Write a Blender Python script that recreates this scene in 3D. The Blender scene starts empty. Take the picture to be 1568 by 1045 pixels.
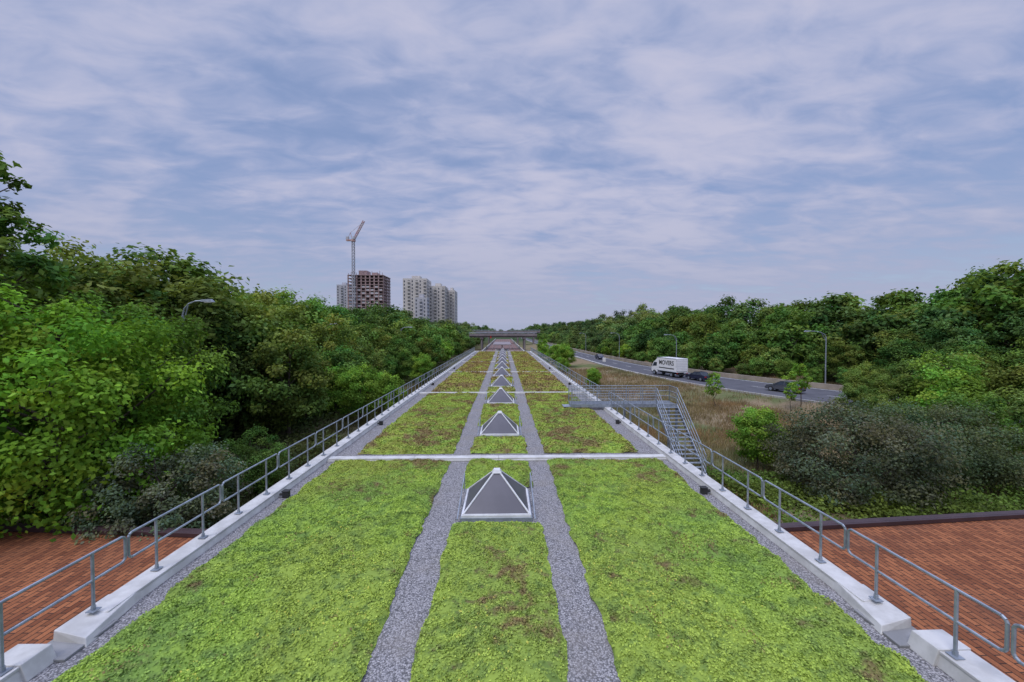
import bpy, math, random
import numpy as np
from mathutils import Vector
random.seed(7)
S = bpy.context.scene
RAD = math.radians

# ------------------------------------------------------------------ helpers
def newmat(name):
    m = bpy.data.materials.new(name); m.use_nodes = True
    nt = m.node_tree; nt.nodes.clear()
    out = nt.nodes.new('ShaderNodeOutputMaterial')
    return m, nt, out
def N(nt, t, **kw):
    n = nt.nodes.new(t)
    for k, v in kw.items():
        if k in n.inputs: n.inputs[k].default_value = v
        else: setattr(n, k, v)
    return n
def L(nt, a, b): nt.links.new(a, b)
def mixc(nt, fac, a, b, mode='MIX'):
    n = nt.nodes.new('ShaderNodeMix'); n.data_type = 'RGBA'; n.blend_type = mode
    for sock, v in ((n.inputs[0], fac), (n.inputs[6], a), (n.inputs[7], b)):
        if hasattr(v, 'is_linked'): L(nt, v, sock)
        elif isinstance(v, (int, float)): sock.default_value = v
        else: sock.default_value = (*v, 1)
    return n.outputs[2]
def ramp(nt, src, a, b, lo=0.0, hi=1.0):
    n = nt.nodes.new('ShaderNodeMapRange'); n.interpolation_type = 'SMOOTHSTEP'
    n.inputs[1].default_value = a; n.inputs[2].default_value = b
    n.inputs[3].default_value = lo; n.inputs[4].default_value = hi
    L(nt, src, n.inputs[0]); return n.outputs[0]
def math_(nt, op, a, b=0.0):
    n = nt.nodes.new('ShaderNodeMath'); n.operation = op
    for i, v in enumerate((a, b)):
        if hasattr(v, 'is_linked'): L(nt, v, n.inputs[i])
        else: n.inputs[i].default_value = v
    return n.outputs[0]
def noise(nt, vec, scale, detail=4, rough=0.55, dist=0.0):
    n = nt.nodes.new('ShaderNodeTexNoise')
    n.inputs['Scale'].default_value = scale; n.inputs['Detail'].default_value = detail
    n.inputs['Roughness'].default_value = rough; n.inputs['Distortion'].default_value = dist
    L(nt, vec, n.inputs['Vector']); return n.outputs['Fac']
def pos(nt):
    return nt.nodes.new('ShaderNodeNewGeometry').outputs['Position']

def simple(name, col, col2=None, scale=3.0, rough=0.6, metal=0.0, bump=0.0, bscale=40, spec=0.5):
    m, nt, out = newmat(name)
    b = N(nt, 'ShaderNodeBsdfPrincipled'); b.inputs['Roughness'].default_value = rough
    b.inputs['Metallic'].default_value = metal
    b.inputs['Specular IOR Level'].default_value = spec
    p = nt.nodes.new('ShaderNodeTexCoord').outputs['Object']
    if col2 is None: col2 = tuple(c * 0.75 for c in col)
    f = ramp(nt, noise(nt, p, scale, 5, 0.6), 0.35, 0.65)
    c = mixc(nt, f, col, col2)
    L(nt, c, b.inputs['Base Color'])
    if bump > 0:
        bp = N(nt, 'ShaderNodeBump'); bp.inputs['Strength'].default_value = bump
        bp.inputs['Distance'].default_value = 0.02
        L(nt, noise(nt, p, bscale, 3), bp.inputs['Height']); L(nt, bp.outputs[0], b.inputs['Normal'])
    L(nt, b.outputs[0], out.inputs[0]); return m

# ------------------------------------------------------------------ materials
def foliage():
    m, nt, out = newmat('foliage_leaves')
    oi = nt.nodes.new('ShaderNodeObjectInfo')
    at = nt.nodes.new('ShaderNodeAttribute'); at.attribute_name = 'tint'
    c = mixc(nt, 1.0, oi.outputs['Color'], at.outputs['Color'], 'MULTIPLY')
    d = N(nt, 'ShaderNodeBsdfDiffuse'); t = N(nt, 'ShaderNodeBsdfTranslucent')
    L(nt, c, d.inputs[0])
    L(nt, mixc(nt, 1.0, c, (1.35, 1.3, 0.6), 'MULTIPLY'), t.inputs[0])
    mx = N(nt, 'ShaderNodeMixShader'); mx.inputs[0].default_value = 0.28
    L(nt, d.outputs[0], mx.inputs[1]); L(nt, t.outputs[0], mx.inputs[2])
    L(nt, mx.outputs[0], out.inputs[0]); return m
M_LEAF = foliage()
M_BARK = simple('bark', (0.10, 0.075, 0.055), (0.05, 0.038, 0.03), 6, 0.9)

def sedum():
    m, nt, out = newmat('sedum_carpet')
    p = pos(nt)
    sx = nt.nodes.new('ShaderNodeSeparateXYZ'); L(nt, p, sx.inputs[0])
    y = sx.outputs[1]
    at = nt.nodes.new('ShaderNodeAttribute'); at.attribute_name = 'tint'
    sp = nt.nodes.new('ShaderNodeSeparateColor'); L(nt, at.outputs['Color'], sp.inputs[0])
    n0 = noise(nt, p, 0.16, 2, 0.5, 0.3)
    n1 = noise(nt, p, 0.42, 3, 0.6, 0.6)
    n2 = noise(nt, p, 1.3, 4, 0.65, 0.8)
    n4 = noise(nt, p, 4.2, 3, 0.6, 0.5)
    far = ramp(nt, y, 11.0, 18.5)
    far2 = ramp(nt, y, 24.0, 48.0)
    c = mixc(nt, ramp(nt, n1, 0.44, 0.62), (0.36, 0.515, 0.09), (0.26, 0.40, 0.09))
    c = mixc(nt, ramp(nt, n2, 0.51, 0.66, 0, 0.7), c, (0.16, 0.27, 0.075))
    c = mixc(nt, ramp(nt, n0, 0.50, 0.60, 0, 0.5), c, (0.41, 0.49, 0.095))
    c = mixc(nt, ramp(nt, n4, 0.49, 0.63, 0, 0.6), c, (0.14, 0.225, 0.07))
    f1 = math_(nt, 'MULTIPLY', far, ramp(nt, n2, 0.36, 0.58))
    c = mixc(nt, math_(nt, 'MULTIPLY', f1, 0.65), c, (0.34, 0.325, 0.08))
    f2 = math_(nt, 'MULTIPLY', far2, ramp(nt, n1, 0.32, 0.58))
    c = mixc(nt, math_(nt, 'MULTIPLY', f2, 0.8), c, (0.39, 0.275, 0.09))
    k = math_(nt, 'ADD', math_(nt, 'MULTIPLY', n1, 0.55), math_(nt, 'MULTIPLY', n2, 0.45))
    k = math_(nt, 'ADD', k, math_(nt, 'MULTIPLY', far, 0.07))
    k = math_(nt, 'ADD', k, math_(nt, 'MULTIPLY', far2, 0.02))
    k = math_(nt, 'ADD', k, math_(nt, 'MULTIPLY', math_(nt, 'SUBTRACT', n4, 0.5), 0.26))
    c = mixc(nt, ramp(nt, k, 0.56, 0.67, 0, 0.85), c, (0.25, 0.165, 0.09))
    c = mixc(nt, 1.0, c, mixc(nt, sp.outputs[0], (0.40, 0.44, 0.45), (1.3, 1.27, 1.2)), 'MULTIPLY')
    c = mixc(nt, sp.outputs[1], c, (0.70, 0.60, 0.12))
    c = mixc(nt, sp.outputs[2], c, (0.22, 0.115, 0.07))
    d = N(nt, 'ShaderNodeBsdfDiffuse'); L(nt, c, d.inputs[0])
    L(nt, d.outputs[0], out.inputs[0]); return m
M_SEDUM = sedum()

def gravel():
    m, nt, out = newmat('roof_gravel')
    p = pos(nt)
    v = nt.nodes.new('ShaderNodeTexVoronoi'); v.inputs['Scale'].default_value = 36
    L(nt, p, v.inputs['Vector'])
    s = nt.nodes.new('ShaderNodeSeparateColor'); L(nt, v.outputs['Color'], s.inputs[0])
    c = mixc(nt, s.outputs[0], (0.21, 0.205, 0.21), (0.47, 0.45, 0.45))
    c = mixc(nt, ramp(nt, v.outputs['Distance'], 0.25, 0.85), c, (0.11, 0.108, 0.11))
    c = mixc(nt, ramp(nt, noise(nt, p, 1.1, 4), 0.45, 0.7, 0, 0.4), c, (0.25, 0.225, 0.195))
    c = mixc(nt, ramp(nt, noise(nt, p, 7, 3), 0.60, 0.75, 0, 0.5), c, (0.14, 0.14, 0.09))
    b = N(nt, 'ShaderNodeBsdfDiffuse')
    L(nt, c, b.inputs['Color'])
    bp = N(nt, 'ShaderNodeBump'); bp.inputs['Strength'].default_value = 0.6; bp.inputs['Distance'].default_value = 0.02
    bp.invert = True
    L(nt, v.outputs['Distance'], bp.inputs['Height']); L(nt, bp.outputs[0], b.inputs['Normal'])
    L(nt, b.outputs[0], out.inputs[0]); return m
M_GRAVEL = gravel()

def bricks():
    m, nt, out = newmat('red_brick')
    p = pos(nt)
    mp = nt.nodes.new('ShaderNodeMapping'); mp.inputs['Rotation'].default_value = (0, 0, RAD(90))
    L(nt, p, mp.inputs[0])
    def bt(off, w, c1, c2, mor, ms, bias):
        b = nt.nodes.new('ShaderNodeTexBrick'); b.offset = off
        b.inputs['Scale'].default_value = 1.0
        b.inputs['Brick Width'].default_value = w; b.inputs['Row Height'].default_value = 0.15
        b.inputs['Mortar Size'].default_value = ms; b.inputs['Mortar Smooth'].default_value = 0.1
        b.inputs['Color1'].default_value = (*c1, 1); b.inputs['Color2'].default_value = (*c2, 1)
        b.inputs['Mortar'].default_value = (*mor, 1); b.inputs['Bias'].default_value = bias
        L(nt, mp.outputs[0], b.inputs['Vector']); return b
    b = bt(0.5, 0.42, (0.36, 0.14, 0.065), (0.175, 0.065, 0.036), (0.055, 0.038, 0.032), 0.012, -0.1)
    b2 = bt(0.5, 0.84, (1, 1, 1), (0.30, 0.28, 0.30), (1, 1, 1), 0.0, -0.72)
    c = mixc(nt, 0.9, b.outputs['Color'], b2.outputs['Color'], 'MULTIPLY')
    c = mixc(nt, ramp(nt, noise(nt, p, 0.5, 4), 0.45, 0.75, 0, 0.4), c, (0.12, 0.06, 0.042))
    c = mixc(nt, ramp(nt, noise(nt, p, 24, 2), 0.4, 0.7, 0, 0.3), c, (0.09, 0.045, 0.032))
    s = N(nt, 'ShaderNodeBsdfDiffuse')
    L(nt, c, s.inputs['Color'])
    bp = N(nt, 'ShaderNodeBump'); bp.inputs['Strength'].default_value = 0.7; bp.inputs['Distance'].default_value = 0.012
    L(nt, b.outputs['Fac'], bp.inputs['Height']); bp.invert = True; L(nt, bp.outputs[0], s.inputs['Normal'])
    L(nt, s.outputs[0], out.inputs[0]); return m
M_BRICK = bricks()

def ground_mat():
    m, nt, out = newmat('meadow_ground')
    p = pos(nt)
    n1 = noise(nt, p, 0.09, 5, 0.6, 0.5); n2 = noise(nt, p, 0.8, 5, 0.65); n3 = noise(nt, p, 8, 3)
    sx = nt.nodes.new('ShaderNodeSeparateXYZ'); L(nt, p, sx.inputs[0])
    dry = (0.255, 0.195, 0.125); green = (0.11, 0.14, 0.055)
    c = mixc(nt, ramp(nt, n1, 0.46, 0.60), dry, green)
    c = mixc(nt, ramp(nt, n2, 0.45, 0.7, 0, 0.7), c, (0.16, 0.15, 0.08))
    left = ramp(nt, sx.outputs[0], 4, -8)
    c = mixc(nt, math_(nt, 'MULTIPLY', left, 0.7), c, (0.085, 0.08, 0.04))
    hill = ramp(nt, sx.outputs[0], 50, 66)
    c = mixc(nt, hill, c, (0.05, 0.075, 0.03))
    far = ramp(nt, sx.outputs[1], 180, 420)
    c = mixc(nt, far, c, (0.06, 0.09, 0.045))
    c = mixc(nt, ramp(nt, n3, 0.4, 0.7, 0, 0.5), c, mixc(nt, 1.0, c, (0.55, 0.55, 0.55), 'MULTIPLY'))
    d = N(nt, 'ShaderNodeBsdfDiffuse')
    L(nt, c, d.inputs['Color'])
    L(nt, d.outputs[0], out.inputs[0]); return m
M_GROUND = ground_mat()
M_ASPH = simple('asphalt', (0.105, 0.105, 0.118), (0.08, 0.08, 0.09), 0.6, 0.85, spec=0.2)
M_LINE = simple('road_paint', (0.55, 0.55, 0.52), (0.35, 0.35, 0.33), 2, 0.7)
M_CONC = simple('concrete', (0.42, 0.40, 0.38), (0.30, 0.29, 0.27), 0.5, 0.85, bump=0.2)
M_BARR = simple('barrier_concrete', (0.36, 0.31, 0.25), (0.26, 0.22, 0.18), 0.5, 0.85, bump=0.2)
M_CAP = simple('painted_metal_coping', (0.58, 0.57, 0.545), (0.45, 0.44, 0.415), 2.2, 0.55)
M_CAPD = simple('coping_joint', (0.26, 0.26, 0.26), (0.2, 0.2, 0.2), 2, 0.7)
M_GALV = simple('galvanised_steel', (0.36, 0.40, 0.45), (0.25, 0.28, 0.32), 5, 0.5, 0.5)
M_WHITE = simple('white_frame', (0.72, 0.72, 0.72), (0.60, 0.60, 0.60), 3, 0.4)
M_GLASS = simple('skylight_glazing', (0.08, 0.077, 0.095), (0.06, 0.058, 0.075), 0.8, 0.3, 0.0)
M_BLACK = simple('black_rubber', (0.02, 0.02, 0.02), (0.03, 0.03, 0.03), 3, 0.6)
M_MAROON = simple('maroon_coping', (0.055, 0.03, 0.034), (0.04, 0.022, 0.025), 1, 0.5)
M_WIN = simple('window_glass', (0.03, 0.04, 0.055), (0.02, 0.025, 0.03), 3, 0.1)
M_TWIN = simple('tower_window_glass', (0.11, 0.115, 0.13), (0.07, 0.075, 0.085), 0.3, 0.3)
M_TRUCK = simple('white_truck_paint', (0.80, 0.80, 0.80), (0.72, 0.72, 0.72), 0.8, 0.35)
M_BLUE = simple('dark_blue_car_paint', (0.015, 0.02, 0.05), (0.012, 0.016, 0.04), 1, 0.2)
M_SILVER = simple('grey_car_paint', (0.16, 0.17, 0.19), (0.14, 0.15, 0.17), 1, 0.25, 0.5)
M_RED = simple('tail_lamp_red', (0.45, 0.02, 0.02), None, 1, 0.3)
M_HEAD = simple('head_lamp', (0.8, 0.8, 0.75), None, 1, 0.2)
M_TOWER = simple('tower_concrete', (0.58, 0.55, 0.51), (0.49, 0.46, 0.43), 0.1, 0.8)
M_TOWERG = simple('tower_grey', (0.46, 0.46, 0.49), (0.40, 0.40, 0.43), 0.1, 0.8)
M_PINK = simple('raw_concrete_formwork', (0.40, 0.29, 0.28), (0.30, 0.21, 0.20), 0.2, 0.85)
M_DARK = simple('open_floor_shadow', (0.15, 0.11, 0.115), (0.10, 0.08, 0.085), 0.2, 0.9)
M_CRANE = simple('crane_red', (0.46, 0.20, 0.17), (0.50, 0.44, 0.42), 0.25, 0.6)
M_BALLAST = simple('track_ballast', (0.20, 0.115, 0.095), (0.13, 0.085, 0.078), 0.8, 0.95)
M_RAIL = simple('rail_steel', (0.30, 0.26, 0.24), (0.2, 0.15, 0.12), 2, 0.4, 0.6)
M_BRIDGE = simple('bridge_concrete', (0.25, 0.215, 0.22), (0.18, 0.16, 0.165), 0.3, 0.85)

# ------------------------------------------------------------------ mesh builder
class MB:
    def __init__(s): s.v = []; s.f = []; s.m = []
    def box(s, x0, x1, y0, y1, z0, z1, m=0):
        o = len(s.v)
        s.v += [(x0,y0,z0),(x1,y0,z0),(x1,y1,z0),(x0,y1,z0),(x0,y0,z1),(x1,y0,z1),(x1,y1,z1),(x0,y1,z1)]
        for q in ((0,3,2,1),(4,5,6,7),(0,1,5,4),(1,2,6,5),(2,3,7,6),(3,0,4,7)):
            s.f.append(tuple(o+i for i in q)); s.m.append(m)
    def hexa(s, pts, m=0):
        o = len(s.v); s.v += [tuple(p) for p in pts]
        for q in ((0,3,2,1),(4,5,6,7),(0,1,5,4),(1,2,6,5),(2,3,7,6),(3,0,4,7)):
            s.f.append(tuple(o+i for i in q)); s.m.append(m)
    def poly(s, pts, m=0):
        o = len(s.v); s.v += [tuple(p) for p in pts]
        s.f.append(tuple(range(o, o+len(pts)))); s.m.append(m)
    def tube(s, p0, p1, r0, r1=None, n=6, m=0, caps=True):
        if r1 is None: r1 = r0
        p0 = Vector(p0); p1 = Vector(p1); d = (p1-p0)
        if d.length < 1e-6: return
        d.normalize()
        a = d.cross(Vector((0,0,1)) if abs(d.z) < 0.9 else Vector((1,0,0))).normalized(); b = d.cross(a)
        o = len(s.v)
        for p, r in ((p0,r0),(p1,r1)):
            for i in range(n):
                t = 2*math.pi*i/n; s.v.append(tuple(p + a*math.cos(t)*r + b*math.sin(t)*r))
        for i in range(n):
            j = (i+1) % n
            s.f.append((o+i, o+n+i, o+n+j, o+j)); s.m.append(m)
        if caps:
            s.f.append(tuple(o+i for i in range(n))); s.m.append(m)
            s.f.append(tuple(o+n+i for i in reversed(range(n)))); s.m.append(m)
    def mesh(s, name, mats, smooth=False, recalc=True):
        me = bpy.data.meshes.new(name); me.from_pydata(s.v, [], s.f)
        for m in mats: me.materials.append(m)
        me.polygons.foreach_set('material_index', s.m)
        if smooth: me.polygons.foreach_set('use_smooth', [True]*len(s.f))
        me.update(); return me
    def obj(s, name, mats, parent=None, smooth=False, bevel=0.0):
        me = s.mesh(name, mats, smooth)
        o = bpy.data.objects.new(name, me); S.collection.objects.link(o)
        if parent: o.parent = parent
        if bevel > 0:
            b = o.modifiers.new('bevel', 'BEVEL'); b.width = bevel; b.segments = 2; b.limit_method = 'ANGLE'
        return o
def empty(name, loc=(0,0,0), rot=0.0):
    e = bpy.data.objects.new(name, None); e.location = loc; e.rotation_euler[2] = rot
    e.empty_display_size = 0.3; S.collection.objects.link(e); return e

def np_mesh(name, V, Q, mi, tint, mats):
    me = bpy.data.meshes.new(name)
    nv, nq = len(V), len(Q)
    me.vertices.add(nv); me.vertices.foreach_set('co', np.ascontiguousarray(V, dtype=np.float32).ravel())
    me.loops.add(nq*4); me.loops.foreach_set('vertex_index', np.ascontiguousarray(Q, dtype=np.int32).ravel())
    me.polygons.add(nq)
    me.polygons.foreach_set('loop_start', np.arange(0, nq*4, 4, dtype=np.int32))
    me.polygons.foreach_set('loop_total', np.full(nq, 4, dtype=np.int32))
    me.polygons.foreach_set('material_index', np.asarray(mi, dtype=np.int32))
    me.update(calc_edges=True)
    ca = me.color_attributes.new('tint', 'FLOAT_COLOR', 'POINT')
    t = np.ones((nv, 4), dtype=np.float32); t[:, :3] = tint
    ca.data.foreach_set('color', t.ravel())
    for m in mats: me.materials.append(m)
    me.validate(); return me

def unit(a): return a/np.maximum(np.linalg.norm(a, axis=-1, keepdims=True), 1e-9)
def leaf_quads(P, Nn, Ls, rng, wid=0.62):
    r = rng.normal(size=P.shape)
    a = unit(np.cross(Nn, r)); b = np.cross(Nn, a)
    Ls = Ls[:, None]
    V = np.stack([P-a*Ls*0.5, P+b*Ls*wid*0.5+Nn*Ls*0.06, P+a*Ls*0.5, P-b*Ls*wid*0.5+Nn*Ls*0.06], axis=1)
    return V.reshape(-1, 3)

def np_tube(pts, rad, n=6):
    V = []; Q = []
    pts = [Vector(p) for p in pts]
    for i, p in enumerate(pts):
        d = (pts[min(i+1, len(pts)-1)] - pts[max(i-1, 0)]).normalized()
        a = d.cross(Vector((0.3,1,0.1))).normalized(); b = d.cross(a)
        for k in range(n):
            t = 2*math.pi*k/n; V.append(p + a*math.cos(t)*rad[i] + b*math.sin(t)*rad[i])
    for i in range(len(pts)-1):
        for k in range(n):
            j = (k+1) % n; Q.append((i*n+k, i*n+j, (i+1)*n+j, (i+1)*n+k))
    return np.array([tuple(v) for v in V]), np.array(Q)

def make_tree(name, seed, H, R, zb, ncl, nleaf, leaf, trunk=0.22, limbs=14, crs=(0.17, 0.32), droop=0.0, narrow=0.0, lobe=1.0, fill=0.42):
    rng = np.random.default_rng(seed)
    zc = (zb+H)/2; rz = (H-zb)/2
    i_ = np.arange(ncl)+0.5; ph = np.arccos(1-2*i_/ncl); th = np.pi*(1+5**0.5)*i_
    d = np.stack([np.cos(th)*np.sin(ph), np.sin(th)*np.sin(ph), np.cos(ph)], 1)
    d = unit(d+rng.normal(size=(ncl, 3))*0.18)
    lob = unit(rng.normal(size=(7, 3))); amp = rng.uniform(-0.26, 0.30, 7)*lobe
    sh = 0.88 + (np.maximum(d @ lob.T, 0)**3) @ amp
    rr = rng.uniform(0.2, 1, ncl)**fill * sh
    tz = d[:, 2]
    C = np.stack([d[:, 0]*R*rr, d[:, 1]*R*rr, zc + tz*rz*rr], axis=1)
    if narrow > 0:
        k = 1 - narrow*np.clip((C[:, 2]-zc)/rz, -0.3, 1); C[:, :2] *= k[:, None]
    cr = R*rng.uniform(crs[0], crs[1], ncl)
    C[:, 2] = np.maximum(C[:, 2], zb*0.5+cr*0.4)
    w = cr**2; cnt = np.maximum((nleaf*w/w.sum()).astype(int), 3)
    idx = np.repeat(np.arange(ncl), cnt); n = len(idx)
    ld = unit(rng.normal(size=(n, 3)))
    lr = rng.uniform(0, 1, n)**0.45
    stray = rng.uniform(size=n) < 0.16
    lr = np.where(stray, lr*1.5, lr)
    off = ld*lr[:, None]*cr[idx][:, None]; off[:, 2] *= 0.72
    off[:, 2] -= droop*np.abs(lr)*cr[idx]*0.6
    P = C[idx]+off
    P[:, 2] = np.maximum(P[:, 2], 0.05)
    outd = unit(P-np.array([0, 0, zc-rz*0.3]))
    Nn = unit(ld*0.55+outd*0.35+rng.normal(size=(n, 3))*0.45+np.array([0, 0, 0.45]))
    Ls = leaf*rng.uniform(0.6, 1.35, n)
    V = leaf_quads(P, Nn, Ls, rng)
    ct = rng.uniform(0.55, 1.4, ncl)[idx]; lt = rng.uniform(0.75, 1.25, n)
    val = ct*lt; yel = rng.uniform(0.8, 1.3, ncl)[idx]
    T = np.stack([val*yel, val, val*rng.uniform(0.7, 1.2, n)], axis=1)
    T = np.repeat(T, 4, axis=0)
    Q = np.arange(n*4).reshape(-1, 4); mi = np.ones(n, dtype=int)
    parts = [(V, Q, mi, T)]
    top = H*0.8
    tp = [(0, 0, -0.6)]; k = 6
    for i in range(1, k+1):
        z = top*i/k; tp.append((rng.normal()*0.10*i*0.5, rng.normal()*0.10*i*0.5, z))
    tr = [trunk*1.35]+[trunk*(1-0.82*i/k) for i in range(1, k+1)]
    tv, tq = np_tube(tp, tr, 8); parts.append((tv, tq, np.zeros(len(tq), int), np.ones((len(tv), 3))))
    order = rng.permutation(ncl)[:limbs]
    for i in order:
        c = C[i]; zt = min(max(zb*0.7, c[2]-np.hypot(c[0], c[1])*rng.uniform(0.5, 0.9)), top*0.95)
        zt = max(zt, 0.3)
        f = zt/top*k; a = int(min(f, k-1)); q = f-a
        s0 = np.array(tp[a])*(1-q)+np.array(tp[a+1])*q
        s0[2] = zt
        mid = (s0+c)/2+rng.normal(size=3)*0.15*R*0.3
        r0 = trunk*0.42*(1-0.5*zt/top)
        tv, tq = np_tube([s0, mid, c, c+unit(c-mid)*cr[i]*0.7], [r0, r0*0.6, r0*0.3, 0.008], 5)
        parts.append((tv, tq, np.zeros(len(tq), int), np.ones((len(tv), 3))))
    o = 0; VV = []; QQ = []; MM = []; TT = []
    for v, q, m_, t in parts:
        VV.append(v); QQ.append(q+o); MM.append(m_); TT.append(t); o += len(v)
    return np_mesh(name, np.concatenate(VV), np.concatenate(QQ), np.concatenate(MM), np.concatenate(TT), [M_BARK, M_LEAF])

def put(me, name, x, y, z=0, s=1.0, sz=None, col=(0.07, 0.14, 0.03), rot=None, parent=None):
    o = bpy.data.objects.new(name, me); S.collection.objects.link(o)
    o.location = (x, y, z); o.scale = (s, s, sz or s)
    o.rotation_euler[2] = random.uniform(0, 6.28) if rot is None else rot
    o.color = (*col, 1)
    if parent: o.parent = parent
    return o

# ------------------------------------------------------------------ noise for geometry
def vnoise(x, y, seed=0):
    xi = np.floor(x); yi = np.floor(y); fx = x-xi; fy = y-yi
    fx = fx*fx*(3-2*fx); fy = fy*fy*(3-2*fy)
    def h(a, b):
        t = np.sin(a*127.1+b*311.7+seed*74.7)*43758.5453; return t-np.floor(t)
    return (h(xi,yi)*(1-fx)+h(xi+1,yi)*fx)*(1-fy)+(h(xi,yi+1)*(1-fx)+h(xi+1,yi+1)*fx)*fy
def fbm(x, y, seed=0, o=4):
    s = 0; a = 0.5
    for i in range(o):
        s = s+a*vnoise(x*2**i, y*2**i, seed+i); a *= 0.5
    return s

# ------------------------------------------------------------------ road layout and terrain
YY = [-60, 10, 30, 40, 50, 60, 72, 84, 100, 137, 200, 320, 700]
XL = [110, 64, 46.5, 39, 33.3, 29.6, 27.0, 25.2, 24.2, 23.3, 22.6, 22, 22]
XR = [125, 80, 63, 55, 48.5, 43, 38.8, 35.6, 33.2, 31.0, 30, 29.5, 29.5]
def smooth_interp(y, X):
    return sum(np.interp(y+d, YY, X)*w for d, w in ((-8,.15),(-4,.2),(0,.3),(4,.2),(8,.15)))
def sstep(t): t = np.clip(t, 0, 1); return t*t*(3-2*t)
def gz(x, y):
    x = np.asarray(x, float); y = np.asarray(y, float)
    xr = smooth_interp(y, XR)
    z = sstep((x-xr-5)/34)*7.0 + sstep((-x-20)/30)*5.0
    z = z + sstep((y-480)/500)*6*sstep(np.abs(x)/120)
    off = sstep((np.abs(x)-9)/5)
    onroad = sstep((x-(smooth_interp(y, XL)-3))/2)*sstep(((xr+2)-x)/2)
    z = z + (fbm(x*0.12, y*0.12, 3)-0.47)*0.9*off*(1-onroad)
    xl = smooth_interp(y, XL)
    z = z - 0.5*sstep((x-9)/4)*sstep((xl-2-x)/5)
    z = z + (fbm(x*0.01, y*0.01, 9)-0.5)*6*sstep((np.hypot(x,y)-400)/400)
    return z
xs = np.unique(np.concatenate([np.linspace(-90, 120, 170), np.linspace(-4000, -90, 30), np.linspace(120, 4000, 30)]))
ys = np.unique(np.concatenate([np.linspace(-30, 160, 120), np.linspace(160, 500, 50), np.linspace(500, 6000, 40), np.linspace(-600, -30, 10)]))
X, Y = np.meshgrid(xs, ys); Z = gz(X, Y)
nx, ny = len(xs), len(ys)
V = np.stack([X.ravel(), Y.ravel(), Z.ravel()], axis=1)
ii = np.arange((ny-1)*nx).reshape(ny-1, nx)[:, :-1].ravel()
Q = np.stack([ii, ii+1, ii+1+nx, ii+nx], axis=1)
me = np_mesh('ground', V, Q, np.zeros(len(Q)), np.ones((len(V), 3)), [M_GROUND])
me.polygons.foreach_set('use_smooth', [True]*len(me.polygons))
g = bpy.data.objects.new('ground', me); S.collection.objects.link(g)

def strip(name, fL, fR, z, mat, y0, y1, dy=2.5, parent=None, h=None):
    mb = MB(); yy = np.arange(y0, y1+0.01, dy)
    for a, b in zip(yy[:-1], yy[1:]):
        la, lb, ra, rb = fL(a), fL(b), fR(a), fR(b)
        if h is None:
            mb.poly([(la, a, z), (ra, a, z), (rb, b, z), (lb, b, z)])
        else:
            mb.poly([(la, a, z+h), (ra, a, z+h), (rb, b, z+h), (lb, b, z+h)])
            mb.poly([(la, a, z), (la, a, z+h), (lb, b, z+h), (lb, b, z)])
            mb.poly([(ra, a, z), (rb, b, z), (rb, b, z+h), (ra, a, z+h)])
    return mb.obj(name, [mat], parent)
xl = lambda y: float(smooth_interp(y, XL)); xr = lambda y: float(smooth_interp(y, XR))
mid = lambda y: (xl(y)+xr(y))/2
strip('road', xl, xr, 0.10, M_ASPH, -40, 690)
rm = empty('road_markings')
strip('edge_line_1', lambda y: xl(y)+0.55, lambda y: xl(y)+0.8, 0.104, M_LINE, -20, 400, parent=rm)
strip('edge_line_2', lambda y: xr(y)-1.0, lambda y: xr(y)-0.75, 0.104, M_LINE, -20, 400, parent=rm)
for k in range(40):
    y0 = 20+k*9
    strip('lane_dash_%d' % k, lambda y: mid(y)-0.09, lambda y: mid(y)+0.09, 0.104, M_LINE, y0, y0+3, 1.0, parent=rm)
strip('road_kerb', lambda y: xl(y)-0.35, lambda y: xl(y), 0.0, M_CONC, -20, 500, h=0.24)
strip('concrete_barrier', lambda y: xr(y)+0.9, lambda y: xr(y)+1.2, 0.0, M_BARR, 20, 420, h=0.75)

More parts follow.
